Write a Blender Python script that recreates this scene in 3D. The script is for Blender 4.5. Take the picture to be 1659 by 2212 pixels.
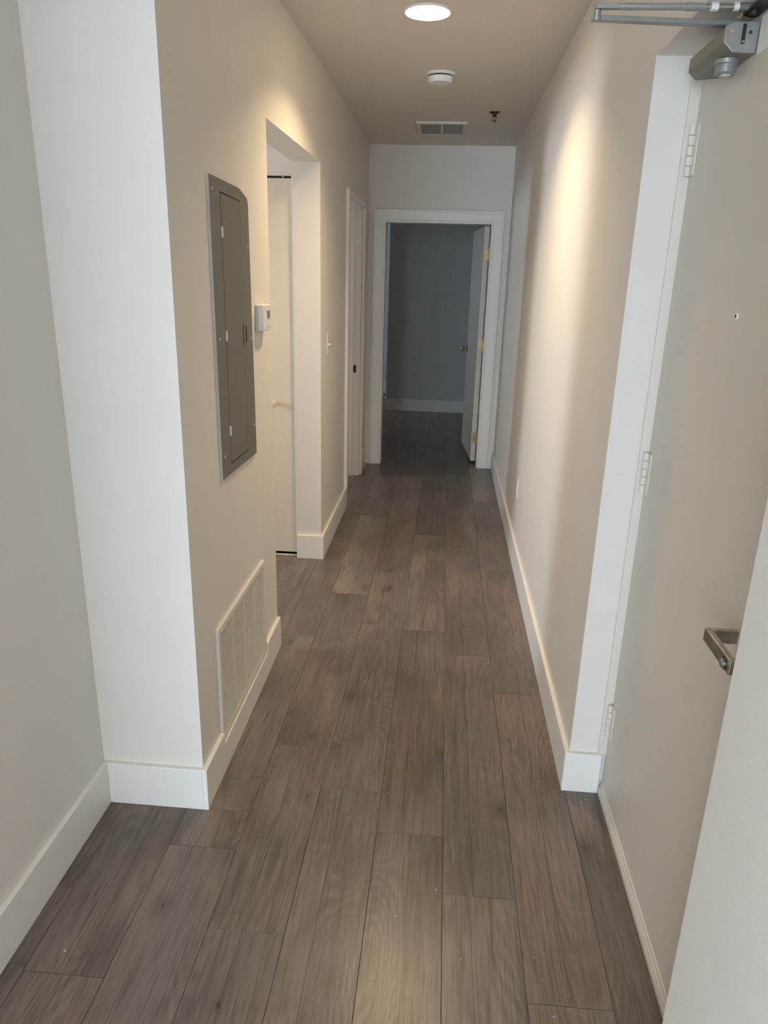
import bpy, bmesh, math, random
from mathutils import Vector, Matrix
random.seed(7)
for o in list(bpy.data.objects):
    bpy.data.objects.remove(o)
S = bpy.context.scene
COL = S.collection

# ------------------------------------------------------------------ camera
cam_d = bpy.data.cameras.new('camera')
cam = bpy.data.objects.new('camera', cam_d)
COL.objects.link(cam)
CR = Vector((0.99613533, 0.08413871, 0.02520078))
CU = Vector((-0.05020077, 0.30997202, 0.94941942))
CF = Vector((-0.07207138, 0.94701532, -0.31299791))
M = Matrix((CR, CU, -CF)).transposed().to_4x4()
M.translation = Vector((0, 0, 1.6253))
cam.matrix_world = M
cam_d.sensor_fit = 'VERTICAL'
cam_d.sensor_height = 36.0
cam_d.lens = 1558.46 / 2212 * 36.0
cam_d.clip_start = 0.02
S.camera = cam

# ------------------------------------------------------------------ sky, exposure
W = bpy.data.worlds.new('world')
S.world = W
W.use_nodes = True
bg = W.node_tree.nodes['Background']
bg.inputs[0].default_value = (0.68, 0.84, 1.0, 1)      # flat overcast sky
bg.inputs[1].default_value = 24.0
S.view_settings.view_transform = 'Standard'
S.view_settings.look = 'None'
S.view_settings.gamma = 1.0
S.view_settings.use_curve_mapping = False
S.view_settings.exposure = 0.0
LAMP_POWER = 25.0
BEAM_POWER = 14.5
LAMP_COLOR = (1.0, 0.765, 0.46)
try:
    S.cycles.use_denoising = True
    S.cycles.max_bounces = 10
    S.cycles.diffuse_bounces = 7
    S.cycles.sample_clamp_indirect = 6.0
except Exception:
    pass


def portal(name, loc, rot, sx, sy):                     # sky portal lying in a window opening: samples the sky, adds no light
    d = bpy.data.lights.new(name, 'AREA')
    d.shape = 'RECTANGLE'
    d.size, d.size_y = sx, sy
    d.cycles.is_portal = True
    o = bpy.data.objects.new(name, d)
    o.location, o.rotation_euler = loc, rot
    COL.objects.link(o)


R90 = math.pi / 2
LIV = (-2.1, -0.45, 0.05, 2.45)      # living-room window: x0, x1, z0, z1 in the wall at y = -4.2
LFT = (-3.8, -2.60, 0.05, 2.45)      # unseen window added in the left wall for side light, x = -3.6: y0, y1, z0, z1
RGT = (-3.8, -1.5, 0.05, 2.45)       # unseen window added in the right wall to light the near left wall, x = 1.7
SID = (2.76, 3.62, 1.20, 1.90)       # window at the end of the side hall: y0, y1, z0, z1 at x = -3.6
BED = (9.35, 10.05, 0.9, 2.1)         # narrow window in the back room
BAT = (5.2, 5.7, 1.2, 2.1)           # window invented behind the left doorway to brighten the far hall
portal('sky_portal', ((LIV[0] + LIV[1]) / 2, -4.3, (LIV[2] + LIV[3]) / 2), (R90, 0, 0), LIV[1] - LIV[0], LIV[3] - LIV[2])
portal('sky_portal', (-3.7, (LFT[0] + LFT[1]) / 2, 1.25), (R90, 0, -R90), LFT[1] - LFT[0], 2.4)
portal('sky_portal', (1.8, (RGT[0] + RGT[1]) / 2, 1.25), (R90, 0, R90), RGT[1] - RGT[0], 2.4)


def daylight(name, loc, rot, sx, sy, power, col):        # daylight entering through a window opening
    d = bpy.data.lights.new(name, 'AREA')
    d.shape = 'RECTANGLE'
    d.size, d.size_y = sx, sy
    d.energy = power
    d.color = col
    o = bpy.data.objects.new(name, d)
    o.location, o.rotation_euler = loc, rot
    COL.objects.link(o)


daylight('side_daylight', (-3.72, (SID[0] + SID[1]) / 2, (SID[2] + SID[3]) / 2), (R90, 0, -R90), SID[1] - SID[0], SID[3] - SID[2], 37.0, (1.0, 0.96, 0.98))
daylight('room_daylight', (-3.72, (BED[0] + BED[1]) / 2, (BED[2] + BED[3]) / 2), (R90, 0, -R90), BED[1] - BED[0], BED[3] - BED[2], 0.16, (0.45, 0.78, 1.0))
daylight('bath_fill_light', (-3.72, (BAT[0] + BAT[1]) / 2, (BAT[2] + BAT[3]) / 2), (R90, 0, -R90), BAT[1] - BAT[0], BAT[3] - BAT[2], 17.0, (1.0, 0.96, 0.92))  # added fill for the far right wall and end wall


# ------------------------------------------------------------------ materials
def mat(name, col, rough=0.5, metal=0.0, var=0.03, scale=6.0, bump=0.0, bscale=300.0, spec=0.5):
    m = bpy.data.materials.new(name)
    m.use_nodes = True
    nt = m.node_tree
    b = nt.nodes['Principled BSDF']
    b.inputs['Roughness'].default_value = rough
    b.inputs['Metallic'].default_value = metal
    b.inputs['Specular IOR Level'].default_value = spec
    tc = nt.nodes.new('ShaderNodeTexCoord')
    nz = nt.nodes.new('ShaderNodeTexNoise')
    nz.inputs['Scale'].default_value = scale
    nz.inputs['Detail'].default_value = 4
    nt.links.new(tc.outputs['Object'], nz.inputs['Vector'])
    rp = nt.nodes.new('ShaderNodeValToRGB')
    rp.color_ramp.elements[0].position = 0.3
    rp.color_ramp.elements[1].position = 0.7
    rp.color_ramp.elements[0].color = tuple(c * (1 - var) for c in col) + (1,)
    rp.color_ramp.elements[1].color = tuple(min(1, c * (1 + var)) for c in col) + (1,)
    nt.links.new(nz.outputs['Fac'], rp.inputs['Fac'])
    nt.links.new(rp.outputs['Color'], b.inputs['Base Color'])
    if bump > 0:
        n2 = nt.nodes.new('ShaderNodeTexNoise')
        n2.inputs['Scale'].default_value = bscale
        n2.inputs['Detail'].default_value = 2
        nt.links.new(tc.outputs['Object'], n2.inputs['Vector'])
        bp = nt.nodes.new('ShaderNodeBump')
        bp.inputs['Strength'].default_value = bump
        bp.inputs['Distance'].default_value = 0.002
        nt.links.new(n2.outputs['Fac'], bp.inputs['Height'])
        nt.links.new(bp.outputs['Normal'], b.inputs['Normal'])
    return m


def wood_material():
    m = bpy.data.materials.new('grey_brown_oak_laminate')
    m.use_nodes = True
    nt = m.node_tree
    N, L = nt.nodes.new, nt.links.new
    b = nt.nodes['Principled BSDF']
    tc, oi = N('ShaderNodeTexCoord'), N('ShaderNodeObjectInfo')
    off = N('ShaderNodeVectorMath'); off.operation = 'SCALE'
    off.inputs[0].default_value = (37.0, 61.0, 23.0)
    L(oi.outputs['Random'], off.inputs['Scale'])
    add = N('ShaderNodeVectorMath'); add.operation = 'ADD'
    L(tc.outputs['Object'], add.inputs[0]); L(off.outputs[0], add.inputs[1])

    def mapped(sx, sy):
        mp = N('ShaderNodeMapping')
        mp.inputs['Scale'].default_value = (sx, sy, 1)
        L(add.outputs[0], mp.inputs['Vector'])
        return mp.outputs[0]

    def noise(vec, scale, detail=3, rough=0.55, dist=0.0):
        n = N('ShaderNodeTexNoise')
        n.inputs['Scale'].default_value = scale
        n.inputs['Detail'].default_value = detail
        n.inputs['Roughness'].default_value = rough
        n.inputs['Distortion'].default_value = dist
        L(vec, n.inputs['Vector'])
        return n.outputs['Fac']

    def math_(op, a, c=None, clamp=False):
        n = N('ShaderNodeMath'); n.operation = op; n.use_clamp = clamp
        for i, v in enumerate((a, c)):
            if v is None:
                continue
            if isinstance(v, (int, float)):
                n.inputs[i].default_value = v
            else:
                L(v, n.inputs[i])
        return n.outputs[0]

    def mix(fac, a, c, mode='MIX'):
        n = N('ShaderNodeMix'); n.data_type = 'RGBA'; n.blend_type = mode
        for k, v in (('Factor', fac), ('A', a), ('B', c)):
            s = [i for i in n.inputs if i.name == k and (i.type == 'RGBA' or k == 'Factor' and i.type == 'VALUE')][0]
            if isinstance(v, tuple):
                s.default_value = v
            elif isinstance(v, (int, float)):
                s.default_value = v
            else:
                L(v, s)
        return [o for o in n.outputs if o.type == 'RGBA'][0]

    def step(v, lo, hi):
        n = N('ShaderNodeMapRange'); n.interpolation_type = 'SMOOTHSTEP'
        n.inputs['From Min'].default_value = lo; n.inputs['From Max'].default_value = hi
        L(v, n.inputs['Value'])
        return n.outputs['Result']

    cloud = noise(mapped(1.0, 0.45), 5.0, 3)                 # broad tone along the board
    warm = noise(mapped(1.0, 0.5), 2.6, 2)                   # reddish and greyish stretches
    streak = noise(mapped(1.0, 0.055), 42.0, 4, 0.6)         # long dark streaks
    fine = noise(mapped(1.0, 0.035), 190.0, 4, 0.65)          # pores
    saw = noise(mapped(0.12, 1.0), 70.0, 3, 0.6)             # faint marks across the grain
    smask = step(noise(mapped(1.0, 0.8), 7.0, 2), 0.52, 0.70)
    # the printed board is two narrower boards wide
    sx_ = N('ShaderNodeSeparateXYZ'); L(tc.outputs['Object'], sx_.inputs[0])
    r3 = math_('FRACT', math_('MULTIPLY', oi.outputs['Random'], 7.31))
    edge = math_('ADD', sx_.outputs[0], math_('MULTIPLY', math_('SUBTRACT', r3, 0.5), 0.06))
    half = math_('GREATER_THAN', edge, 0.0)
    r4 = math_('FRACT', math_('ADD', math_('MULTIPLY', oi.outputs['Random'], 23.7), math_('MULTIPLY', half, 0.37)))
    midline = math_('MULTIPLY', math_('LESS_THAN', math_('ABSOLUTE', edge), 0.0012), math_('GREATER_THAN', r3, 0.35))
    # cathedral rings: contour lines of a smooth field
    field = noise(mapped(1.0, 0.16), 5.0, 1, 0.4, 0.5)
    ring = math_('ABSOLUTE', math_('SINE', math_('MULTIPLY', field, 105.0)))
    ring = math_('POWER', ring, 2.0)
    rmask = step(noise(mapped(1.0, 0.5), 3.7, 1), 0.44, 0.62)
    # knots
    vo = N('ShaderNodeTexVoronoi'); vo.voronoi_dimensions = '2D'; vo.inputs['Scale'].default_value = 4.6
    L(mapped(1.0, 0.62), vo.inputs['Vector'])
    wob = noise(mapped(1.0, 0.6), 55.0, 2)
    kd = math_('ADD', vo.outputs['Distance'], math_('MULTIPLY', math_('SUBTRACT', wob, 0.30), 0.13))
    kd = math_('ADD', kd, math_('MULTIPLY', noise(mapped(1.0, 1.0), 9.0, 1), 0.05))
    sep = N('ShaderNodeSeparateColor'); L(vo.outputs['Color'], sep.inputs[0])
    gate = math_('GREATER_THAN', sep.outputs[0], 0.74)
    knot = math_('MULTIPLY', math_('SUBTRACT', 1.0, step(kd, 0.035, 0.085)), gate)
    halo = math_('MULTIPLY', math_('SUBTRACT', 1.0, step(kd, 0.03, 0.26)), gate)

    base = mix(step(warm, 0.36, 0.66), (0.172, 0.145, 0.129, 1), (0.236, 0.174, 0.142, 1))
    base = mix(math_('MULTIPLY', step(cloud, 0.35, 0.68), 0.6), base, (0.098, 0.081, 0.071, 1))
    tone = N('ShaderNodeMapRange')
    tone.inputs['To Min'].default_value = 0.90; tone.inputs['To Max'].default_value = 1.12
    L(oi.outputs['Random'], tone.inputs['Value'])
    comb = N('ShaderNodeCombineColor')
    for i in range(3):
        L(math_('MULTIPLY', tone.outputs[0], math_('ADD', 0.88, math_('MULTIPLY', r4, 0.24))), comb.inputs[i])
    base = mix(1.0, base, comb.outputs[0], 'MULTIPLY')
    base = mix(math_('MULTIPLY', step(streak, 0.50, 0.72), 0.40), base, (0.056, 0.044, 0.036, 1))
    base = mix(math_('MULTIPLY', step(streak, 0.46, 0.28), 0.28), base, (0.23, 0.185, 0.15, 1))
    base = mix(math_('MULTIPLY', math_('MULTIPLY', ring, rmask), 0.30), base, (0.055, 0.043, 0.034, 1))
    base = mix(math_('MULTIPLY', math_('MULTIPLY', step(saw, 0.54, 0.70), smask), 0.45), base, (0.060, 0.048, 0.041, 1))
    base = mix(math_('MULTIPLY', midline, 0.6), base, (0.040, 0.032, 0.027, 1))
    base = mix(math_('MULTIPLY', step(fine, 0.48, 0.66), 0.55), base, (0.066, 0.053, 0.045, 1))
    base = mix(math_('MULTIPLY', step(fine, 0.44, 0.30), 0.25), base, (0.33, 0.275, 0.235, 1))
    base = mix(math_('MULTIPLY', halo, 0.45), base, (0.050, 0.038, 0.031, 1))
    base = mix(math_('MULTIPLY', knot, 0.85), base, (0.020, 0.015, 0.012, 1))
    L(base, b.inputs['Base Color'])
    r = N('ShaderNodeMapRange')
    r.inputs['To Min'].default_value = 0.285; r.inputs['To Max'].default_value = 0.335
    L(fine, r.inputs['Value'])
    L(r.outputs[0], b.inputs['Roughness'])
    b.inputs['Specular IOR Level'].default_value = 0.44
    bp = N('ShaderNodeBump')
    bp.inputs['Strength'].default_value = 0.30
    bp.inputs['Distance'].default_value = 0.0009
    h = math_('SUBTRACT', math_('MULTIPLY', fine, -0.6), math_('MULTIPLY', math_('MULTIPLY', ring, rmask), 0.25))
    L(h, bp.inputs['Height'])
    L(bp.outputs['Normal'], b.inputs['Normal'])
    return m


M_WALL = mat('wall_paint', (0.76, 0.722, 0.670), 0.55, var=0.012, bump=0.12, bscale=260, spec=0.35)
M_ROOM = mat('dimmed_room_wall', (0.58, 0.60, 0.60), 0.6, var=0.012, bump=0.1, bscale=260, spec=0.3)  # wall paint darkened and cooled: the back room's dimness put into the colour
M_FRAME = mat('cream_frame_paint', (0.72, 0.675, 0.60), 0.42, var=0.01)
M_CEIL = mat('ceiling_paint', (0.70, 0.655, 0.575), 0.7, var=0.01, bump=0.1, bscale=260, spec=0.25)
M_TRIM = mat('white_trim_paint', (0.83, 0.805, 0.765), 0.38, var=0.01)
M_DOOR = mat('cream_door_paint', (0.66, 0.61, 0.53), 0.42, var=0.015, bump=0.06, bscale=200)
M_CLOSET = mat('cream_closet_paint', (0.74, 0.68, 0.55), 0.45, var=0.01)
M_SUB = mat('dark_subfloor', (0.03, 0.027, 0.024), 0.9)
M_WOOD = wood_material()
M_PANEL = mat('grey_enamel_steel', (0.165, 0.155, 0.135), 0.42, var=0.03, scale=20)
M_PANEL_L = mat('light_steel_and_lit_edge', (0.55, 0.55, 0.52), 0.45)
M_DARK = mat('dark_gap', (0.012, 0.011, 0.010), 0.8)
M_PLASTIC = mat('white_plastic', (0.80, 0.79, 0.77), 0.35, var=0.01)
M_SCREEN = mat('grey_display', (0.20, 0.21, 0.20), 0.2)
M_GRILLE = mat('white_enamel_grille', (0.74, 0.72, 0.68), 0.4, var=0.01)
M_VENT = mat('ceiling_vent_enamel', (0.66, 0.62, 0.55), 0.5, var=0.01)
M_STEEL = mat('satin_steel', (0.50, 0.49, 0.46), 0.38, 1.0, var=0.12, scale=40)
M_ALU = mat('aluminium_enamel', (0.31, 0.305, 0.29), 0.40, 0.35, var=0.06, scale=30)
M_ALU_D = mat('grey_cast_metal', (0.20, 0.185, 0.165), 0.5, 0.15, var=0.05, scale=30)
M_LEVER = mat('worn_nickel', (0.40, 0.385, 0.35), 0.36, 1.0, var=0.22, scale=60)
M_BRASS = mat('antique_brass', (0.42, 0.33, 0.18), 0.35, 1.0, var=0.15, scale=60)
M_COPPER = mat('copper_plug', (0.55, 0.36, 0.26), 0.45, 0.3)
M_BLACK = mat('black_plastic', (0.018, 0.018, 0.017), 0.4)
M_BRONZE = mat('dark_bronze', (0.07, 0.055, 0.04), 0.4, 0.9)
M_SILL = mat('pale_sill', (0.70, 0.66, 0.60), 0.5)


def emit(name, col, power):
    m = bpy.data.materials.new(name)
    m.use_nodes = True
    nt = m.node_tree
    nt.nodes.remove(nt.nodes['Principled BSDF'])
    e = nt.nodes.new('ShaderNodeEmission')
    e.inputs[0].default_value = col + (1,)
    e.inputs[1].default_value = power
    nt.links.new(e.outputs[0], nt.nodes['Material Output'].inputs[0])
    return m


def glass():
    m = bpy.data.materials.new('window_glass')
    m.use_nodes = True
    nt = m.node_tree
    nt.nodes.remove(nt.nodes['Principled BSDF'])
    t, g, x, f = (nt.nodes.new('ShaderNode' + k) for k in ('BsdfTransparent', 'BsdfGlossy', 'MixShader', 'Fresnel'))
    g.inputs['Roughness'].default_value = 0.02
    nt.links.new(f.outputs[0], x.inputs[0])
    nt.links.new(t.outputs[0], x.inputs[1]); nt.links.new(g.outputs[0], x.inputs[2])
    nt.links.new(x.outputs[0], nt.nodes['Material Output'].inputs[0])
    return m


M_GLASS = glass()


# ------------------------------------------------------------------ mesh helpers
def add_prism(bm, plan, z0, z1):                         # plan: counter-clockwise (x, y)
    lo = [bm.verts.new((x, y, z0)) for x, y in plan]
    hi = [bm.verts.new((x, y, z1)) for x, y in plan]
    n = len(plan)
    bm.faces.new(list(reversed(lo)))
    bm.faces.new(hi)
    for i in range(n):
        j = (i + 1) % n
        bm.faces.new((lo[i], lo[j], hi[j], hi[i]))


def add_box(bm, x0, x1, y0, y1, z0, z1):
    add_prism(bm, [(x0, y0), (x1, y0), (x1, y1), (x0, y1)], z0, z1)


def add_extr_y(bm, prof, y0, y1):                        # prof: (x, z)
    a = [bm.verts.new((x, y0, z)) for x, z in prof]
    b = [bm.verts.new((x, y1, z)) for x, z in prof]
    n = len(prof)
    bm.faces.new(a); bm.faces.new(list(reversed(b)))
    for i in range(n):
        j = (i + 1) % n
        bm.faces.new((a[j], a[i], b[i], b[j]))


def add_extr_x(bm, prof, x0, x1):                        # prof: (y, z)
    a = [bm.verts.new((x0, y, z)) for y, z in prof]
    b = [bm.verts.new((x1, y, z)) for y, z in prof]
    n = len(prof)
    bm.faces.new(list(reversed(a))); bm.faces.new(b)
    for i in range(n):
        j = (i + 1) % n
        bm.faces.new((a[i], a[j], b[j], b[i]))


def add_tube(bm, p0, p1, r0, r1=None, seg=20):
    p0, p1 = Vector(p0), Vector(p1)
    r1 = r0 if r1 is None else r1
    d = (p1 - p0).normalized()
    u = d.orthogonal().normalized()
    v = d.cross(u)
    A, B = [], []
    for i in range(seg):
        a = 2 * math.pi * i / seg
        w = u * math.cos(a) + v * math.sin(a)
        A.append(bm.verts.new(p0 + w * r0)); B.append(bm.verts.new(p1 + w * r1))
    bm.faces.new(list(reversed(A))); bm.faces.new(B)
    for i in range(seg):
        j = (i + 1) % seg
        bm.faces.new((A[i], A[j], B[j], B[i]))


def add_lathe(bm, c, prof, seg=40, axis='z'):            # prof: (r, h) from one end to the other
    c = Vector(c)
    rings = []
    for r, h in prof:
        ring = []
        for i in range(seg):
            a = 2 * math.pi * i / seg
            p = (r * math.cos(a), r * math.sin(a), h)
            if axis == 'x':
                p = (h, r * math.cos(a), r * math.sin(a))
            ring.append(bm.verts.new(c + Vector(p)))
        rings.append(ring)
    for q in range(len(rings) - 1):
        for i in range(seg):
            j = (i + 1) % seg
            bm.faces.new((rings[q][i], rings[q][j], rings[q + 1][j], rings[q + 1][i]))
    bm.faces.new(list(reversed(rings[0]))); bm.faces.new(rings[-1])


def obj(name, bm, m, parent=None, bevel=0.0, smooth=False, segs=2):
    bmesh.ops.recalc_face_normals(bm, faces=bm.faces)
    me = bpy.data.meshes.new(name)
    bm.to_mesh(me); bm.free()
    me.materials.append(m)
    if smooth:
        for p in me.polygons:
            p.use_smooth = True
    o = bpy.data.objects.new(name, me)
    COL.objects.link(o)
    if parent:
        o.parent = parent
        o.matrix_parent_inverse = Matrix.Translation(-parent.location) if parent.rotation_euler.z == 0 else Matrix.Identity(4)
    if bevel > 0:
        b = o.modifiers.new('bevel', 'BEVEL')
        b.width = bevel; b.segments = segs; b.limit_method = 'ANGLE'; b.angle_limit = math.radians(40)
    if smooth:
        e = o.modifiers.new('edges', 'EDGE_SPLIT'); e.split_angle = math.radians(38)
    return o


def box(name, dims, m, parent=None, bevel=0.0):
    bm = bmesh.new(); add_box(bm, *dims)
    return obj(name, bm, m, parent, bevel)


def tube(name, p0, p1, r, m, parent=None, r1=None, seg=20, bevel=0.0):
    bm = bmesh.new(); add_tube(bm, p0, p1, r, r1, seg)
    return obj(name, bm, m, parent, bevel, smooth=True)


def lathe(name, c, prof, m, parent=None, axis='z', seg=40):
    bm = bmesh.new(); add_lathe(bm, c, prof, seg, axis)
    return obj(name, bm, m, parent, smooth=True)


def empty(name, loc):
    o = bpy.data.objects.new(name, None)
    o.location = loc
    o.empty_display_size = 0.05
    COL.objects.link(o)
    return o


def tag(o, label, cat, group=None):
    o['label'] = label; o['category'] = cat
    if group:
        o['group'] = group
    return o


def thing(name, label, cat, loc, group=None):
    return tag(empty(name, loc), label, cat, group)


def struct(o, label=None, cat=None):
    o['kind'] = 'structure'
    if label:
        o['label'] = label; o['category'] = cat
    return o


# ------------------------------------------------------------------ plan of the place (metres, camera stands over 0, 0)
XA = -1.004                      # near left wall
XB0, XB1 = -0.6853, -0.6905      # left hall wall, from the corner to the side opening
XC = -0.6722                     # left hall wall beyond the side opening
XW = -0.8154                     # back of that wall
XR = 0.4783                      # right wall
XR2 = 0.640
H = 2.5987
ZH, ZD = 2.1558, 2.1469          # heads of the side opening and of the entry
YP, Y1, Y2, Y4, Y5 = 1.8393, 2.8969, 3.9718, 6.3043, 6.455
YJ, YN = 2.0624, 1.045           # entry recess, far and near side
T, HB = 0.016, 0.148
X0, X1, Y0, YE = -3.6, 1.7, -4.2, 10.45
DA, DB = 5.025, 5.885            # door opening in the left wall
EA, EB, EZ = -0.543, 0.3485, 2.045   # door opening in the end wall

# ------------------------------------------------------------------ floor: every plank is a part
floor = box('floor', (X0 - 0.15, X1 + 0.15, Y0 - 0.15, YE + 0.15, -0.15, -0.009), M_SUB)
struct(floor, 'grey brown wood plank floor running down the hallway', 'floor')
regions = [(-3.6, 1.7, -4.2, -1.2), (-3.6, -1.0, -1.2, 0.25), (0.476, 1.7, -1.2, -0.5), (-3.6, -0.69, 4.78, 6.30), (-1.0, 0.476, -1.2, 1.05), (-1.0, 0.605, 1.05, 1.832), (-0.69, 0.605, 1.832, 2.055),
           (-0.69, 0.476, 2.055, 6.30), (-1.124, -0.69, 2.90, 3.985), (-3.6, -1.124, 2.57, 3.985), (-0.54, 0.345, 6.30, 6.455), (-3.6, 1.7, 6.455, 9.02), (-3.6, -0.70, 9.02, 10.4)]
PW, PL, GAP = 0.2026, 1.335, 0.0004
joint = {0: 1.793, -1: 1.970, 1: 1.580, 2: 1.283, -2: 1.405, -3: 1.674, -4: 1.240, -5: 1.490}
extra = {-2: [2.18, 3.50, 4.82, 6.14]}
plank_count = 0
for k in range(-20, 9):
    # column k = 0 lies left of the seam at x = 0.0695
    xa, xb = 0.0695 + (k - 1) * PW, 0.0695 + k * PW
    j0 = joint.get(k, random.uniform(0.6, 1.9))
    cuts = [j0 + n * PL for n in range(-6, 9)]
    if k in extra:
        cuts = [c for c in cuts if c < 1.5] + extra[k] + [6.14 + n * PL for n in range(1, 5)]
    for ya, yb in zip(cuts[:-1], cuts[1:]):
        # join the regions that touch along y into one strip so a board is not cut at a region line
        spans = []
        for rx0, rx1, ry0, ry1 in sorted(regions, key=lambda r: r[2]):
            a, b2 = max(xa, rx0), min(xb, rx1)
            c, d = max(ya, ry0), min(yb, ry1)
            if b2 - a > 0.004 and d - c > 0.004:
                if spans and abs(spans[-1][3] - c) < 1e-6 and abs(spans[-1][0] - a) < 1e-6 and abs(spans[-1][1] - b2) < 1e-6:
                    spans[-1][3] = d
                else:
                    spans.append([a, b2, c, d])
        for a, b2, c, d in spans:
            cx, cy = (a + b2) / 2, (c + d) / 2
            hx, hy = (b2 - a) / 2 - GAP, (d - c) / 2 - GAP
            bm = bmesh.new()
            bv = 0.0009
            top = [(-hx + bv, -hy + bv), (hx - bv, -hy + bv), (hx - bv, hy - bv), (-hx + bv, hy - bv)]
            mid = [(-hx, -hy), (hx, -hy), (hx, hy), (-hx, hy)]
            r0 = [bm.verts.new((x, y, -0.009)) for x, y in mid]
            r1 = [bm.verts.new((x, y, -bv)) for x, y in mid]
            r2 = [bm.verts.new((x, y, 0.0)) for x, y in top]
            for lo, hi in ((r0, r1), (r1, r2)):
                for i in range(4):
                    bm.faces.new((lo[i], lo[(i + 1) % 4], hi[(i + 1) % 4], hi[i]))
            bm.faces.new(r2)
            o = obj('plank', bm, M_WOOD)
            o.location = (cx, cy, 0)
            o.parent = floor
            plank_count += 1

# ------------------------------------------------------------------ ceiling
ceil = struct(box('ceiling', (X0 - 0.15, X1 + 0.15, Y0 - 0.15, YE + 0.15, H, H + 0.15), M_CEIL), 'flat painted hallway ceiling with the round light', 'ceiling')


# ------------------------------------------------------------------ walls
def wall(name, plans, label=None, m=M_WALL):
    bm = bmesh.new()
    for plan, z0, z1 in plans:
        add_prism(bm, plan, z0, z1)
    return struct(obj(name, bm, m), label, 'wall' if label else None)


def rect(x0, x1, y0, y1):
    return [(x0, y0), (x1, y0), (x1, y1), (x0, y1)]


ZB = -0.009
wall('wall_left_near', [(rect(XA - 0.12, XA, 0.25, YP), ZB, H)], 'near left wall before the white corner')
wall('wall_left_corner', [([(XA - 0.12, YP), (XB0, YP), (XB1, Y1), (XA - 0.12, Y1)], ZB, H)],
     'white corner and left wall with the grey electrical panel')
wall('wall_left_header', [([(XB1 - 0.127, Y1), (XB1, Y1), (XC, Y2), (XW, Y2)], ZH, H)], 'wall over the open side hallway')
wall('wall_left_far', [(rect(XW, XC, Y2, DA), ZB, H), (rect(XW, XC, DB, Y4), ZB, H), (rect(XW, XC, DA, DB), 2.10, H)],
     'left wall beyond the side hallway, with a door opening')
wall('wall_side_near', [(rect(X0, XA - 0.12, 2.45, 2.57), ZB, H)], 'near wall of the side hallway')
CX0 = -1.62
wall('wall_side_far', [(rect(X0, CX0, Y2 + 0.016, Y2 + 0.12), ZB, H), (rect(CX0, XW, Y2 + 0.016, Y2 + 0.12), 2.092, H)],
     'far wall of the side hallway over the closet door')
wall('wall_closet', [(rect(X0, XW, Y2 + 0.75, Y2 + 0.80), ZB, H)])
wall('wall_end', [(rect(X0, EA, Y4, Y5), ZB, H), (rect(EB, X1, Y4, Y5), ZB, H), (rect(EA, EB, Y4, Y5), EZ, H)], 'end wall of the hallway with the dark doorway')
wall('wall_right_far', [(rect(XR, XR2, YJ, Y4), ZB, H)], 'long right wall with the soft patch of light')
wall('wall_right_header', [(rect(XR, XR2, YN, YJ), ZD, H)], 'wall over the entry door')
wall('wall_right_near', [(rect(XR, XR2, -0.5, YN), ZB, H)], 'near right wall beside the entry door')
# the rooms around
wall('wall_living_left', [(rect(X0 - 0.15, X0, Y0, LFT[0]), ZB, H), (rect(X0 - 0.15, X0, LFT[1], -1.2), ZB, H), (rect(X0 - 0.15, X0, LFT[0], LFT[1]), ZB, LFT[2]), (rect(X0 - 0.15, X0, LFT[0], LFT[1]), LFT[3], H)])
wall('wall_living_inner', [(rect(X0, XA - 0.12, 0.25, 0.37), ZB, H)])
wall('wall_living_right', [(rect(X1, X1 + 0.15, Y0, RGT[0]), ZB, H), (rect(X1, X1 + 0.15, RGT[1], YE), ZB, H), (rect(X1, X1 + 0.15, RGT[0], RGT[1]), ZB, RGT[2]), (rect(X1, X1 + 0.15, RGT[0], RGT[1]), RGT[3], H)])
wall('wall_living_step', [(rect(XR2, X1, -0.5, -0.38), ZB, H)])
wall('wall_back', [(rect(X0 - 0.15, LIV[0], Y0 - 0.15, Y0), ZB, H), (rect(LIV[1], X1 + 0.15, Y0 - 0.15, Y0), ZB, H),
                   (rect(LIV[0], LIV[1], Y0 - 0.15, Y0), ZB, LIV[2]), (rect(LIV[0], LIV[1], Y0 - 0.15, Y0), LIV[3], H)])
wall('wall_outer_left', [(rect(X0 - 0.15, X0, -1.2, SID[0]), ZB, H), (rect(X0 - 0.15, X0, SID[1], BAT[0]), ZB, H), (rect(X0 - 0.15, X0, BAT[1], BED[0]), ZB, H), (rect(X0 - 0.15, X0, BAT[0], BAT[1]), ZB, BAT[2]), (rect(X0 - 0.15, X0, BAT[0], BAT[1]), BAT[3], H), (rect(X0 - 0.15, X0, BED[1], YE), ZB, H),
                         (rect(X0 - 0.15, X0, SID[0], SID[1]), ZB, SID[2]), (rect(X0 - 0.15, X0, SID[0], SID[1]), SID[3], H),
                         (rect(X0 - 0.15, X0, BED[0], BED[1]), ZB, BED[2]), (rect(X0 - 0.15, X0, BED[0], BED[1]), BED[3], H)])
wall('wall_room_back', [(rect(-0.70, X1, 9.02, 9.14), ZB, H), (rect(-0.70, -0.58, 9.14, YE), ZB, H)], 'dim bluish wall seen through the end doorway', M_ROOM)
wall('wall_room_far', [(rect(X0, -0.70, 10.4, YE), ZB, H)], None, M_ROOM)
wall('wall_room_outer', [(rect(X0 - 0.15, X1 + 0.15, YE, YE + 0.15), ZB, H)])


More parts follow.
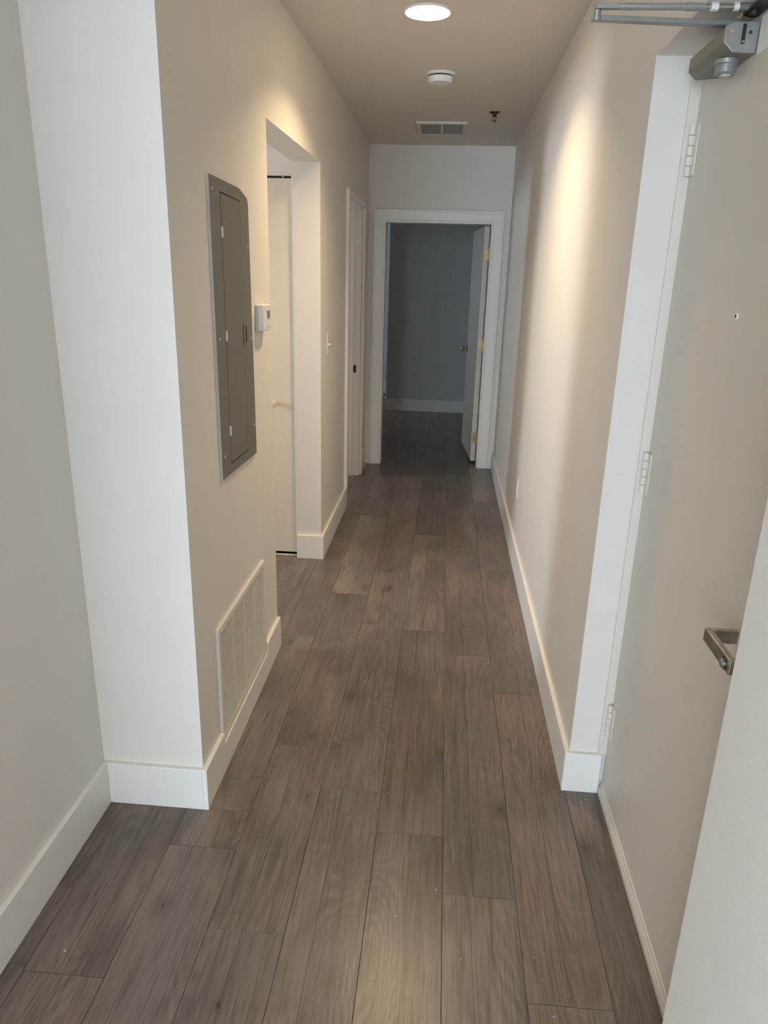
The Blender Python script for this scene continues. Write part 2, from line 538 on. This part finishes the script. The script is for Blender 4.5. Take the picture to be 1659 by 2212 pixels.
def window(name, axis, at, a0, a1, z0, z1, bars):
    e = struct(empty(name, ((a0 + a1) / 2, at, z0) if axis == 'x' else (at, (a0 + a1) / 2, z0)))
    def b(n, u0, u1, w0, w1, d0, d1, m):
        dims = (u0, u1, at + d0, at + d1, w0, w1) if axis == 'x' else (at + d0, at + d1, u0, u1, w0, w1)
        return box(n, dims, m, e)
    f = 0.04
    b('frame_rail', a0, a1, z0, z0 + f, -0.09, -0.04, M_TRIM); b('frame_rail', a0, a1, z1 - f, z1, -0.09, -0.04, M_TRIM)
    b('frame_stile', a0, a0 + f, z0 + f, z1 - f, -0.09, -0.04, M_TRIM); b('frame_stile', a1 - f, a1, z0 + f, z1 - f, -0.09, -0.04, M_TRIM)
    for q in range(1, bars):
        u = a0 + (a1 - a0) * q / bars
        b('mullion', u - 0.02, u + 0.02, z0 + f, z1 - f, -0.085, -0.045, M_TRIM)
    b('pane', a0 + f, a1 - f, z0 + f, z1 - f, -0.067, -0.063, M_GLASS)


window('window_1', 'x', Y0, *LIV, 3)
window('added_window_5', 'y', X0, *LFT, 2)
window('added_window_6', 'y', X1 + 0.13, *RGT, 2)
window('window_2', 'y', X0, *SID, 1)
window('window_3', 'y', X0, *BED, 1)
window('added_window_4', 'y', X0, *BAT, 1)


# ------------------------------------------------------------------ baseboards
def board(name, plan, z1=HB, z0=0.0):
    bm = bmesh.new(); add_prism(bm, plan, z0, z1)
    return struct(obj(name, bm, M_TRIM, bevel=0.0025))


board('baseboard_left_near', rect(XA, XA + T, 0.25, YP - T))
board('baseboard_left_corner', rect(XA, XB0, YP - T, YP))
GY0, GY1, NZ = 2.022, 2.645, 0.106          # notch cut for the return grille


def xb(y):
    return XB0 + (XB1 - XB0) * (y - YP) / (Y1 - YP)


bm = bmesh.new()
pts = [(YP - T, 0), (Y1, 0), (Y1, HB), (GY1, HB), (GY1, NZ), (GY0, NZ), (GY0, HB), (YP - T, HB)]
A_ = [bm.verts.new((xb(y), y, z)) for y, z in pts]
B_ = [bm.verts.new((xb(y) + T, y, z)) for y, z in pts]
bm.faces.new(A_); bm.faces.new(list(reversed(B_)))
for i in range(len(pts)):
    j = (i + 1) % len(pts)
    bm.faces.new((A_[i], A_[j], B_[j], B_[i]))
struct(obj('baseboard_left', bm, M_TRIM, bevel=0.002))
board('baseboard_side', rect(XW, XC + T, Y2 - T, Y2))
board('baseboard_left_far', rect(XC, XC + T, Y2, DA - 0.004))
board('baseboard_left_end', rect(XC, XC + T, DB + 0.07, Y4))
board('baseboard_right', rect(XR - T, XR, YJ, Y4 - 0.001))
board('baseboard_right_return', rect(XR - T, 0.5815, YJ - T, YJ))
board('baseboard_right_near', rect(XR - T, XR, -0.5, YN))
board('baseboard_room_back', rect(-0.70, X1, 9.02 - T, 9.02))
board('baseboard_room_far', rect(X0, -0.70, 10.4 - T, 10.4))
board('baseboard_room_side', rect(-0.70 - T, -0.70, 9.02 - T, 10.4 - T))

# ------------------------------------------------------------------ casing of the end doorway
t1 = struct(empty('trim_1', (EA, Y4, 0)), 'white casing around the end doorway', 'door casing')
CW, CT = 0.078, 0.015
zt = EZ + CW
bm = bmesh.new(); add_box(bm, EA - CW, EA + 0.004, Y4 - CT, Y4, 0, EZ); obj('side_casing', bm, M_TRIM, t1, 0.004)
bm = bmesh.new(); add_box(bm, EB - 0.004, EB + CW, Y4 - CT, Y4, 0, EZ); obj('side_casing', bm, M_TRIM, t1, 0.004)
bm = bmesh.new(); add_box(bm, EA - CW, EB + CW, Y4 - CT, Y4, EZ - 0.004, zt); obj('head_casing', bm, M_TRIM, t1, 0.004)
for x0 in (EA - CW - 0.002, EB + CW - 0.016):
    box('back_band', (x0, x0 + 0.018, Y4 - CT - 0.011, Y4 - CT, HB, zt + 0.002), M_TRIM, t1, 0.003)
box('back_band', (EA - CW + 0.016, EB + CW - 0.016, Y4 - CT - 0.011, Y4 - CT, zt - 0.016, zt + 0.002), M_TRIM, t1, 0.003)
for x0 in (EA - 0.006, EB - 0.004):
    box('inner_bead', (x0, x0 + 0.010, Y4 - CT - 0.006, Y4 - CT, 0, EZ), M_TRIM, t1, 0.002)
box('inner_bead', (EA + 0.004, EB - 0.004, Y4 - CT - 0.006, Y4 - CT, EZ - 0.004, EZ + 0.006), M_TRIM, t1, 0.002)
box('jamb', (EA, EA + 0.016, Y4, Y5, 0, EZ), M_TRIM, t1)
box('jamb', (EB - 0.016, EB, Y4, Y5, 0, EZ), M_TRIM, t1)
box('jamb', (EA + 0.016, EB - 0.016, Y4, Y5, EZ - 0.016, EZ), M_TRIM, t1)

# ------------------------------------------------------------------ casing of the doorway in the left wall
t2 = struct(empty('trim_2', (XC, DA, 0)), 'white casing around the doorway in the left wall', 'door casing')
LC = 0.075
box('side_casing', (XC, XC + 0.022, DA - LC, DA, HB, 2.10 + LC * 0.55), M_TRIM, t2, 0.003)
box('side_casing', (XC, XC + 0.022, DB, DB + LC, 0, 2.10), M_TRIM, t2, 0.006)
box('head_casing', (XC, XC + 0.014, DA, DB + LC, 2.10, 2.10 + LC * 0.55), M_TRIM, t2, 0.003)
box('jamb', (XW, XC, DA, DA + 0.016, 0, 2.10), M_TRIM, t2)
box('jamb', (XW, XC, DB - 0.016, DB, 0, 2.10), M_TRIM, t2)
box('jamb', (XW, XC, DA + 0.016, DB - 0.016, 2.084, 2.10), M_TRIM, t2)
box('door_stop', (XW + 0.04, XW + 0.085, DB - 0.028, DB - 0.016, 0, 2.084), M_TRIM, t2)
sp = box('strike_plate', (XW + 0.088, XW + 0.112, DB - 0.0185, DB - 0.016, 0.862, 0.922), M_BRONZE, t2, 0.001)

# ------------------------------------------------------------------ the room door behind the end doorway
d2 = struct(empty('door_2', (0.306, 6.474, 0)), 'flat door standing open in the dark end doorway', 'door')
d2.rotation_euler.z = math.radians(4.6)
DW, DT = 0.81, 0.044
leaf = box('door_leaf', (-DT / 2, DT / 2, 0, DW, 0.022, EZ - 0.02), M_DOOR, d2, 0.002)
for z in (0.24, 1.06, 1.80):
    hp = box('hinge', (-0.014, 0.020, -0.003, 0.0, z - 0.045, z + 0.045), M_BRASS, d2, 0.001)
    tube('hinge_pin', (0.024, -0.005, z - 0.046), (0.024, -0.005, z + 0.046), 0.006, M_BRASS, hp, seg=10)
for s in (-1, 1):
    lathe('knob', (s * DT / 2, DW - 0.065, 0.955),
          [(0.032, 0), (0.032, s * 0.005), (0.013, s * 0.008), (0.012, s * 0.028), (0.023, s * 0.034), (0.028, s * 0.046), (0.024, s * 0.058), (0.012, s * 0.063)],
          M_BRASS, d2, 'x', 24)

# ------------------------------------------------------------------ closet door in the side hall
d3 = struct(empty('door_3', (-1.0, Y2 + 0.03, 0)), 'cream bifold closet door seen through the side opening', 'closet door')
yd = Y2 + 0.032
for a, b2 in ((-1.2265, XW - 0.010), (-1.618, -1.2295)):
    box('door_leaf', (a, b2, yd, yd + 0.03, 0.020, 2.0815), M_CLOSET, d3, 0.002)
lathe('knob', (-0.945, yd, 0.918), [(0.010, 0), (0.009, -0.012), (0.017, -0.017), (0.019, -0.026), (0.013, -0.033)], M_CLOSET, d3, 'x', 20)
kn = [o for o in d3.children if o.name.startswith('knob')][0]
for v in kn.data.vertices:                          # turn the knob's axis from x to y
    c = Vector((-0.945, yd, 0.918)); p = v.co - c
    v.co = c + Vector((p.y, p.x, p.z))
box('top_track', (CX0, XW, yd + 0.008, yd + 0.03, 2.083, 2.092), M_DARK, d3)
tube('pivot_pin', (-0.872, yd + 0.006, 2.078), (-0.872, yd + 0.006, 2.092), 0.0035, M_PLASTIC, d3, seg=8)
box('sill', (CX0, XW, Y2 + 0.018, Y2 + 0.028, 0.0, 0.008), M_SILL, d3)
struct(box('trim_3', (XW - 0.008, XW - 0.001, Y2 + 0.006, Y2 + 0.016, HB, 2.092), M_TRIM))

# ------------------------------------------------------------------ entry door and steel frame
d1 = struct(empty('door_1', (0.614, 1.55, 0)), 'wide beige entry door with a lever handle on the right', 'entry door')
XD = 0.592
dl = box('door_leaf', (XD, XD + 0.044, YN + 0.012, YJ - 0.012, 0.008, ZD - 0.008), M_DOOR, d1, 0.0015)
bm = bmesh.new()
add_extr_y(bm, [(XD, 0.003), (0.5815, 0.003), (0.5815, 0.020), (0.5845, 0.024), (0.5840, 0.031), (0.5880, 0.035), (0.5880, 0.043), (XD, 0.047)], YN + 0.012, YJ - 0.018)
obj('door_sweep', bm, M_DOOR, d1)
fr = struct(empty('trim_4', (0.585, YJ, 0)), 'cream steel frame around the entry door', 'door frame')
box('frame_jamb', (0.5677, XR2, YJ - 0.011, YJ + 0.0, HB, ZD), M_FRAME, fr, 0.002)
box('frame_jamb', (0.5677, XR2, YN, YN + 0.011, 0.0, ZD), M_FRAME, fr, 0.002)
box('frame_head', (0.5677, XR2, YN + 0.011, YJ - 0.011, ZD - 0.006, ZD), M_FRAME, fr, 0.001)
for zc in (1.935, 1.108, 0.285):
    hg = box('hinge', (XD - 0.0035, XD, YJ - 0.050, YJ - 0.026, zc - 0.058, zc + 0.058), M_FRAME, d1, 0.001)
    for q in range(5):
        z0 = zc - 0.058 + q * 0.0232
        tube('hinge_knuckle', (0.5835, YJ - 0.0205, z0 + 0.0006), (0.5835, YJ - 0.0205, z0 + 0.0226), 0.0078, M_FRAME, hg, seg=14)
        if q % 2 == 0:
            box('gap_shade', (XD - 0.0012, XD - 0.0002, YJ - 0.0262, YJ - 0.0120, z0 + 0.0005, z0 + 0.0227), M_DARK, hg)  # dark strip standing for the shade between door and frame
        if q % 2:
            box('hinge_tab', (0.5835, XD - 0.001, YJ - 0.030, YJ - 0.018, z0 + 0.001, z0 + 0.022), M_DOOR, hg)
# lever
ly, lz = 1.183, 0.985
lv = lathe('lever_rose', (XD, ly, lz), [(0.030, 0), (0.030, -0.006), (0.026, -0.010), (0.014, -0.011), (0.014, -0.045)], M_LEVER, d1, 'x', 28)
bm = bmesh.new()
add_box(bm, 0.524, 0.5365, ly - 0.022, 1.294, lz - 0.0135, lz + 0.0135)
add_box(bm, 0.5365, 0.584, 1.281, 1.294, lz - 0.0135, lz + 0.0135)
lvb = obj('lever', bm, M_LEVER, lv, 0.002)
lathe('cylinder_ring', (0.5245, ly, lz - 0.001), [(0.0125, 0), (0.0125, -0.0012), (0.0100, -0.0016)], M_BLACK, lv, 'x', 24)
lathe('key_cylinder', (0.5235, ly, lz - 0.001), [(0.0085, 0), (0.0085, -0.005), (0.0060, -0.0065)], M_STEEL, lv, 'x', 20)
pk = lathe('peephole', (XD, 1.580, 1.562), [(0.007, 0), (0.007, -0.0025), (0.0045, -0.003)], M_TRIM, d1, 'x', 20)
lathe('peephole_lens', (XD - 0.003, 1.580, 1.562), [(0.0036, 0), (0.0036, -0.0004)], M_BRONZE, pk, 'x', 16)

# ------------------------------------------------------------------ door closer
c = thing('door_closer', 'grey metal door closer with folded arms atop the entry door', 'door closer', (XD, 1.80, 2.09))
YB0, YB1 = 1.712, 1.945
bm = bmesh.new()
prof = [(0.527, 2.083), (0.545, 2.067), (XD, 2.064), (XD, 2.119), (0.541, 2.117), (0.527, 2.110)]
a = [bm.verts.new((x, YB0 + 0.006, z)) for x, z in prof]
b_ = [bm.verts.new((x, YB1 - (0.035 if x > 0.58 else 0.0), z)) for x, z in prof]
bm.faces.new(a); bm.faces.new(list(reversed(b_)))
for i in range(6):
    j = (i + 1) % 6
    bm.faces.new((a[j], a[i], b_[i], b_[j]))
body = obj('body', bm, M_ALU_D, c, 0.002)
bm = bmesh.new()
pe = [(0.525, 2.082), (0.545, 2.065), (0.590, 2.063), (0.590, 2.119), (0.541, 2.118), (0.525, 2.111)]
add_extr_y(bm, pe, YB0, YB0 + 0.006)
end = obj('end_cap', bm, M_ALU, c, 0.0015)
tube('plug', (0.5375, YB0 + 0.001, 2.101), (0.5375, YB0 - 0.0015, 2.101), 0.0042, M_COPPER, end, seg=18)
bm = bmesh.new(); add_prism(bm, [(0.5575, YB0 - 0.0012), (0.5645, YB0 - 0.0012), (0.5645, YB0 + 0.001), (0.5575, YB0 + 0.001)], 2.079, 2.114)
obj('label_plate', bm, M_BLACK, end)
tube('adjusting_screw', (0.5610, YB0 - 0.0008, 2.083), (0.5610, YB0 - 0.0025, 2.083), 0.0024, M_ALU, end, seg=12)
tube('adjusting_screw', (0.5735, YB0 + 0.001, 2.099), (0.5735, YB0 - 0.002, 2.099), 0.0032, M_BRONZE, end, seg=14)
lathe('pinion_cap', (0.556, 1.775, 2.066), [(0.024, 0), (0.0235, -0.008), (0.021, -0.010), (0.021, -0.024), (0.018, -0.027)], M_ALU, c, 'z', 28)
box('pinion_flat', (0.548, 0.566, 1.768, 1.786, 2.0375, 2.0395), M_PLASTIC, c, 0.0005)
box('mounting_plate', (XD - 0.0035, XD, 1.600, 1.705, 2.058, 2.125), M_TRIM, c, 0.001)
# main arm, from the spindle out over the hall
PZ = 2.1255
tube('spindle', (0.551, 1.760, 2.115), (0.551, 1.760, 2.134), 0.011, M_ALU_D, c, seg=18)
EL = Vector((0.270, 1.722, PZ))
SP = Vector((0.551, 1.757, PZ))
d = (EL - SP).normalized(); nrm = Vector((-d.y, d.x, 0))


def flat_bar(name, p, q, w0, w1, h, m, parent, bevel=0.0015):
    bm = bmesh.new()
    plan = [p + nrm * w0, p - nrm * w0, q - nrm * w1, q + nrm * w1]
    lo = [bm.verts.new((v.x, v.y, v.z - h / 2)) for v in plan]
    hi = [bm.verts.new((v.x, v.y, v.z + h / 2)) for v in plan]
    bm.faces.new(lo); bm.faces.new(hi)
    for i in range(4):
        j = (i + 1) % 4
        bm.faces.new((lo[i], lo[j], hi[j], hi[i]))
    return obj(name, bm, m, parent, bevel)


flat_bar('main_arm', SP - d * 0.012, EL + d * 0.008, 0.012, 0.0085, 0.0095, M_ALU, c)
fz = 2.1405
E2 = Vector((0.270, 1.703, fz)); S2 = Vector((0.590, 1.706, fz))
tube('elbow_pin', (0.2705, 1.712, PZ - 0.006), (0.2705, 1.710, fz + 0.006), 0.0075, M_ALU, c, seg=18)
ds = (S2 - E2).normalized()
flat = flat_bar('forearm_eye', E2 - ds * 0.006, E2 + ds * 0.040, 0.0075, 0.0065, 0.009, M_ALU, c)
tube('forearm_tube', E2 + ds * 0.036, E2 + ds * 0.175, 0.0062, M_ALU, c, seg=18)
tube('forearm_ferrule', E2 + ds * 0.170, E2 + ds * 0.205, 0.0078, M_ALU, c, seg=18, r1=0.0065)
tube('forearm_rod', E2 + ds * 0.200, E2 + ds * 0.300, 0.0042, M_STEEL, c, seg=14)
tube('lock_nut', E2 + ds * 0.218, E2 + ds * 0.232, 0.0075, M_PLASTIC, c, seg=6)
tube('lock_nut', E2 + ds * 0.262, E2 + ds * 0.272, 0.0072, M_PLASTIC, c, seg=6)
tube('forearm_end', E2 + ds * 0.274, E2 + ds * 0.318, 0.0062, M_ALU_D, c, seg=14)
sh = box('shoe', (0.560, 0.612, 1.640, 1.735, ZD - 0.014, ZD - 0.0065), M_BRONZE, c, 0.002)
tube('shoe_pivot', (0.572, 1.706, ZD - 0.022), (0.572, 1.706, ZD - 0.0140), 0.010, M_BLACK, c, seg=16)

# ------------------------------------------------------------------ electrical panel
XP = -0.6885
p = thing('electrical_panel', 'tall grey metal electrical panel set in the left wall', 'electrical panel', (XP, 2.36, 1.43))
F0 = XP + 0.0095
bm = bmesh.new()
out = [(2.158, 0.990), (2.582, 0.980), (2.566, 1.838), (2.556, 1.852), (2.462, 1.8745), (2.150, 1.880)]
hole = [(2.256, 1.020), (2.470, 1.018), (2.462, 1.838), (2.252, 1.844)]
ov = [[bm.verts.new((x, y, z)) for y, z in out] for x in (XP, F0)]
hv = [[bm.verts.new((x, y, z)) for y, z in hole] for x in (F0 - 0.004, F0)]
for i in range(6):
    j = (i + 1) % 6
    bm.faces.new((ov[0][i], ov[0][j], ov[1][j], ov[1][i]))
for i in range(4):
    j = (i + 1) % 4
    bm.faces.new((hv[0][i], hv[0][j], hv[1][j], hv[1][i]))
o1, h1 = ov[1], hv[1]
bm.faces.new((o1[0], o1[1], h1[1], h1[0]))
bm.faces.new((o1[1], o1[2], o1[3], h1[2], h1[1]))
bm.faces.new((o1[3], o1[4], o1[5], h1[3], h1[2]))
bm.faces.new((o1[5], o1[0], h1[0], h1[3]))
bm.faces.new(hv[0])
cover = obj('cover', bm, M_PANEL, p)
cover.data.materials.append(M_DARK); cover.data.materials.append(M_PANEL_L)
for f in cover.data.polygons:
    if abs(f.center.x - (F0 - 0.004)) < 1e-4 or (len(f.vertices) == 4 and abs(f.center.x - (F0 - 0.002)) < 1e-4):
        f.material_index = 1
    elif f.normal.y < -0.9:
        f.material_index = 2  # near edge coloured paler for the daylight falling on it
bm = bmesh.new()
dp = [(2.2605, 1.023), (2.4675, 1.021), (2.4595, 1.835), (2.2565, 1.8405)]
add_extr_x(bm, dp, F0 - 0.003, F0 + 0.0005)
pd = obj('door', bm, M_PANEL, p, 0.0008)
for z in (1.733, 1.430, 1.130):
    tube('hinge', (F0 + 0.0010, 2.2565, z - 0.015), (F0 + 0.0010, 2.2565, z + 0.015), 0.0036, M_PLASTIC, p, seg=12)
la = box('latch', (F0 + 0.0005, F0 + 0.004, 2.452, 2.487, 1.388, 1.455), M_PANEL, p, 0.001)
box('latch_slot', (F0 + 0.0038, F0 + 0.0045, 2.470, 2.484, 1.394, 1.449), M_DARK, la)
for y, z in ((2.18, 1.845), (2.19, 1.425), (2.19, 1.06), (2.545, 1.70), (2.555, 1.40), (2.56, 1.09)):
    lathe('screw', (F0, y, z), [(0.0050, 0), (0.0046, 0.0014), (0.0020, 0.0022)], M_PANEL_L, p, 'x', 14)

# ------------------------------------------------------------------ thermostat
t = thing('thermostat', 'small white thermostat with grey display beside the grey panel', 'thermostat', (XP, 2.72, 1.462))
xt = -0.689
box('back_plate', (xt, xt + 0.006, 2.655, 2.782, 1.415, 1.509), M_PLASTIC, t, 0.003)
bm = bmesh.new()
add_prism(bm, [(xt + 0.006, 2.659), (xt + 0.029, 2.659), (xt + 0.034, 2.69), (xt + 0.034, 2.75), (xt + 0.029, 2.778), (xt + 0.006, 2.778)], 1.416, 1.508)
tb = obj('case', bm, M_PLASTIC, t, 0.004, segs=3)
box('display_bezel', (xt + 0.0335, xt + 0.0346, 2.694, 2.742, 1.456, 1.490), M_PANEL_L, t, 0.0005)
box('display', (xt + 0.0345, xt + 0.0352, 2.699, 2.737, 1.461, 1.486), M_SCREEN, t)
for y in (2.698, 2.715, 2.732):
    box('button', (xt + 0.0335, xt + 0.0362, y - 0.005, y + 0.005, 1.430, 1.436), M_PLASTIC, t, 0.0008)

# ------------------------------------------------------------------ return air grille
g = thing('return_air_grille', 'large white louvred return air grille low on the left wall', 'air vent', (xb(2.33), 2.33, 0.316))
gx = -0.6885
fx = gx + 0.0125
G0, G1, GZ0, GZ1 = 2.026, 2.640, 0.107, 0.527
FW = 0.024
box('backing', (gx, gx + 0.0045, G0 + 0.004, G1 - 0.004, GZ0 + 0.004, GZ1 - 0.004), M_DARK, g)
box('frame_rail', (gx, fx, G0, G1, GZ1 - FW, GZ1), M_GRILLE, g, 0.0015)
box('frame_rail', (gx, fx, G0, G1, GZ0, GZ0 + FW), M_GRILLE, g, 0.0015)
box('frame_stile', (gx, fx, G0, G0 + FW, GZ0 + FW, GZ1 - FW), M_GRILLE, g, 0.0015)
box('frame_stile', (gx, fx, G1 - FW, G1, GZ0 + FW, GZ1 - FW), M_GRILLE, g, 0.0015)
ncol, nrow = 4, 44
iw = (G1 - G0 - 2 * FW)
cwid = iw / ncol
for q in range(1, ncol):
    y = G0 + FW + q * cwid
    box('mullion', (gx + 0.003, fx - 0.001, y - 0.005, y + 0.005, GZ0 + FW, GZ1 - FW), M_GRILLE, g)
pitch = (GZ1 - GZ0 - 2 * FW) / nrow
for q in range(ncol):
    ya = G0 + FW + q * cwid + (0.005 if q else 0)
    yb = G0 + FW + (q + 1) * cwid - (0.005 if q < ncol - 1 else 0)
    bm = bmesh.new()
    for r in range(nrow):
        z = GZ0 + FW + r * pitch
        prof = [(fx - 0.0035, z + pitch * 0.30), (fx - 0.0012, z + pitch * 0.22), (fx - 0.0008, z + pitch * 0.62), (fx - 0.0030, z + pitch * 0.66)]
        add_extr_y(bm, prof, ya, yb)
    lb = obj('louver_bank', bm, M_GRILLE, g)
    lb['kind'] = 'stuff'
for y in (G0 + 0.03, (G0 + G1) / 2, G1 - 0.03):
    for z in (GZ0 + 0.012, GZ1 - 0.012):
        lathe('screw', (fx, y, z), [(0.0042, 0), (0.0040, 0.0012), (0.0015, 0.0020)], M_PLASTIC, g, 'x', 12)


# ------------------------------------------------------------------ switches and outlet
def switch(label, y, z, side_x):
    e = thing('light_switch', label, 'light switch', (side_x, y, z), 'light switches on the left wall')
    box('plate', (side_x, side_x + 0.005, y - 0.036, y + 0.036, z - 0.058, z + 0.058), M_PLASTIC, e, 0.002)
    tg = box('toggle', (side_x + 0.005, side_x + 0.017, y - 0.005, y + 0.005, z - 0.010, z + 0.003), M_PLASTIC, e, 0.001)
    for s in (-1, 1):
        lathe('screw', (side_x + 0.005, y, z + s * 0.030), [(0.003, 0), (0.0028, 0.0008)], M_PANEL_L, e, 'x', 10)
    return e


switch('white toggle light switch on the left wall just past the side opening', 4.215, 1.236, XC)
switch('white light switch at the far end of the left wall near the end doorway', 6.165, 1.225, XC)
e = thing('wall_outlet', 'white duplex outlet low on the right wall', 'outlet', (XR, 4.205, 0.428))
box('plate', (XR - 0.005, XR, 4.169, 4.241, 0.370, 0.486), M_PLASTIC, e, 0.002)
for z in (0.408, 0.448):
    rc = box('receptacle', (XR - 0.0075, XR - 0.005, 4.189, 4.221, z - 0.014, z + 0.014), M_PLASTIC, e, 0.002)
    for dy in (-0.007, 0.007):
        box('slot', (XR - 0.0080, XR - 0.0074, 4.205 + dy - 0.0016, 4.205 + dy + 0.0016, z - 0.003, z + 0.007), M_DARK, rc)
    tube('ground_hole', (XR - 0.0080, 4.205, z - 0.008), (XR - 0.0074, 4.205, z - 0.008), 0.0028, M_DARK, rc, seg=12)
lathe('screw', (XR - 0.005, 4.205, 0.428), [(0.0035, 0), (0.0032, -0.001)], M_PANEL_L, e, 'x', 12)

# ------------------------------------------------------------------ ceiling fittings


def ceiling_light(label, x, y, dim=1.0):
    e = thing('ceiling_light', label, 'ceiling light', (x, y, H), 'round ceiling lights')
    lathe('trim_ring', (x, y, H), [(0.094, 0), (0.094, -0.003), (0.0875, -0.006), (0.0870, -0.002)], M_PLASTIC, e, 'z', 48)
    lathe('diffuser', (x, y, H), [(0.0865, -0.001), (0.0865, -0.0062), (0.080, -0.0075)], M_LAMP, e, 'z', 48)
    ld = bpy.data.lights.new('lamp_beam', 'AREA')       # the lamp's downward beam
    ld.shape = 'DISK'
    ld.size = 0.16
    ld.energy = BEAM_POWER * dim
    ld.color = LAMP_COLOR
    ld.spread = math.radians(128)
    o = bpy.data.objects.new('lamp_beam', ld)
    o.location = (x, y, H - 0.010)
    COL.objects.link(o)


M_LAMP = emit('lamp_diffuser', LAMP_COLOR, LAMP_POWER)
ceiling_light('round glowing flush ceiling light in the hallway', -0.130, 3.272)
ceiling_light('added unseen ceiling light brightening the living room end of the hall', -0.20, -0.85, 0.55)  # unseen lamp added to brighten the near end of the hall

e = thing('smoke_detector', 'white round smoke detector on the hallway ceiling', 'smoke detector', (-0.089, 4.185, H))
lathe('base', (-0.089, 4.185, H), [(0.076, 0), (0.076, -0.008), (0.070, -0.011), (0.064, -0.011)], M_PLASTIC, e, 'z', 40)
lathe('vent_band', (-0.089, 4.185, H - 0.011), [(0.061, 0), (0.061, -0.006)], M_DARK, e, 'z', 40)
lathe('cover', (-0.089, 4.185, H - 0.017), [(0.066, 0), (0.065, -0.016), (0.058, -0.026), (0.030, -0.029)], M_PLASTIC, e, 'z', 40)

sx, sy = 0.238, 5.075
e = thing('fire_sprinkler', 'small dark fire sprinkler head on the ceiling', 'sprinkler', (sx, sy, H))
lathe('escutcheon', (sx, sy, H), [(0.034, 0), (0.033, -0.004), (0.018, -0.008), (0.016, -0.014)], M_BRONZE, e, 'z', 28)
lathe('nozzle', (sx, sy, H - 0.014), [(0.010, 0), (0.010, -0.012), (0.006, -0.014)], M_BRONZE, e, 'z', 18)
bm = bmesh.new()
for s in (-1, 1):
    add_tube(bm, (sx + s * 0.009, sy, H - 0.022), (sx + s * 0.010, sy, H - 0.040), 0.002, seg=8)
    add_tube(bm, (sx + s * 0.010, sy, H - 0.040), (sx, sy, H - 0.050), 0.002, seg=8)
obj('yoke', bm, M_BRONZE, e)
lathe('deflector', (sx, sy, H - 0.050), [(0.005, 0.004), (0.014, 0), (0.014, -0.002)], M_BRONZE, e, 'z', 18)

V0, V1, VA, VB = -0.266, 0.080, 5.37, 5.80
e = thing('ceiling_vent', 'white rectangular air vent on the ceiling near the end wall', 'air vent', ((V0 + V1) / 2, (VA + VB) / 2, H))
vz = H - 0.016
box('backing', (V0 + 0.006, V1 - 0.006, VA + 0.006, VB - 0.006, H - 0.003, H - 0.0005), M_DARK, e)
box('frame_rail', (V0, V1, VA, VA + 0.035, vz, H), M_VENT, e, 0.003)
box('frame_rail', (V0, V1, VB - 0.035, VB, vz, H), M_VENT, e, 0.003)
box('frame_stile', (V0, V0 + 0.03, VA + 0.035, VB - 0.035, vz, H), M_VENT, e, 0.003)
box('frame_stile', (V1 - 0.03, V1, VA + 0.035, VB - 0.035, vz, H), M_VENT, e, 0.003)
vm = (V0 + V1) / 2
box('mullion', (vm - 0.008, vm + 0.008, VA + 0.035, VB - 0.035, vz, H - 0.003), M_VENT, e)
for x0, x1 in ((V0 + 0.03, vm - 0.008), (vm + 0.008, V1 - 0.03)):
    bm = bmesh.new()
    n = 18
    for r in range(n):
        y = VA + 0.037 + (VB - VA - 0.074) * r / n
        st = (VB - VA - 0.074) / n
        add_extr_x(bm, [(y, vz + 0.001), (y + 0.0016, vz + 0.001), (y + st * 0.75, H - 0.004), (y + st * 0.75 - 0.0016, H - 0.004)], x0, x1)
    lb = obj('louver_bank', bm, M_VENT, e)
    lb['kind'] = 'stuff'
bm = bmesh.new()                                          # tiny chips of white paint left on the boards
for x, y in ((-0.360, 1.402), (-0.235, 1.605), (0.262, 1.530), (0.300, 1.405), (0.315, 1.345), (0.330, 1.255), (0.372, 1.312), (0.520, 1.995),
             (0.494, 2.020), (0.540, 2.012), (-0.560, 1.800), (-0.110, 1.968), (0.052, 1.590), (-0.052, 1.492), (0.118, 1.380), (-0.870, 1.300), (0.402, 1.420), (0.375, 1.860)):
    r = random.uniform(0.0010, 0.0024)
    n = random.choice((4, 5))
    a0 = random.uniform(0, 6)
    pl = [(x + r * random.uniform(0.6, 1.1) * math.cos(a0 + q * 2 * math.pi / n), y + r * random.uniform(0.6, 1.1) * math.sin(a0 + q * 2 * math.pi / n)) for q in range(n)]
    add_prism(bm, pl, 0.0002, 0.0010)
fl = obj('paint_flecks', bm, M_PLASTIC)
fl['kind'] = 'stuff'
fl['label'] = 'tiny white paint flecks scattered over the near floor'
fl['category'] = 'paint flecks'
print('planks', plank_count)
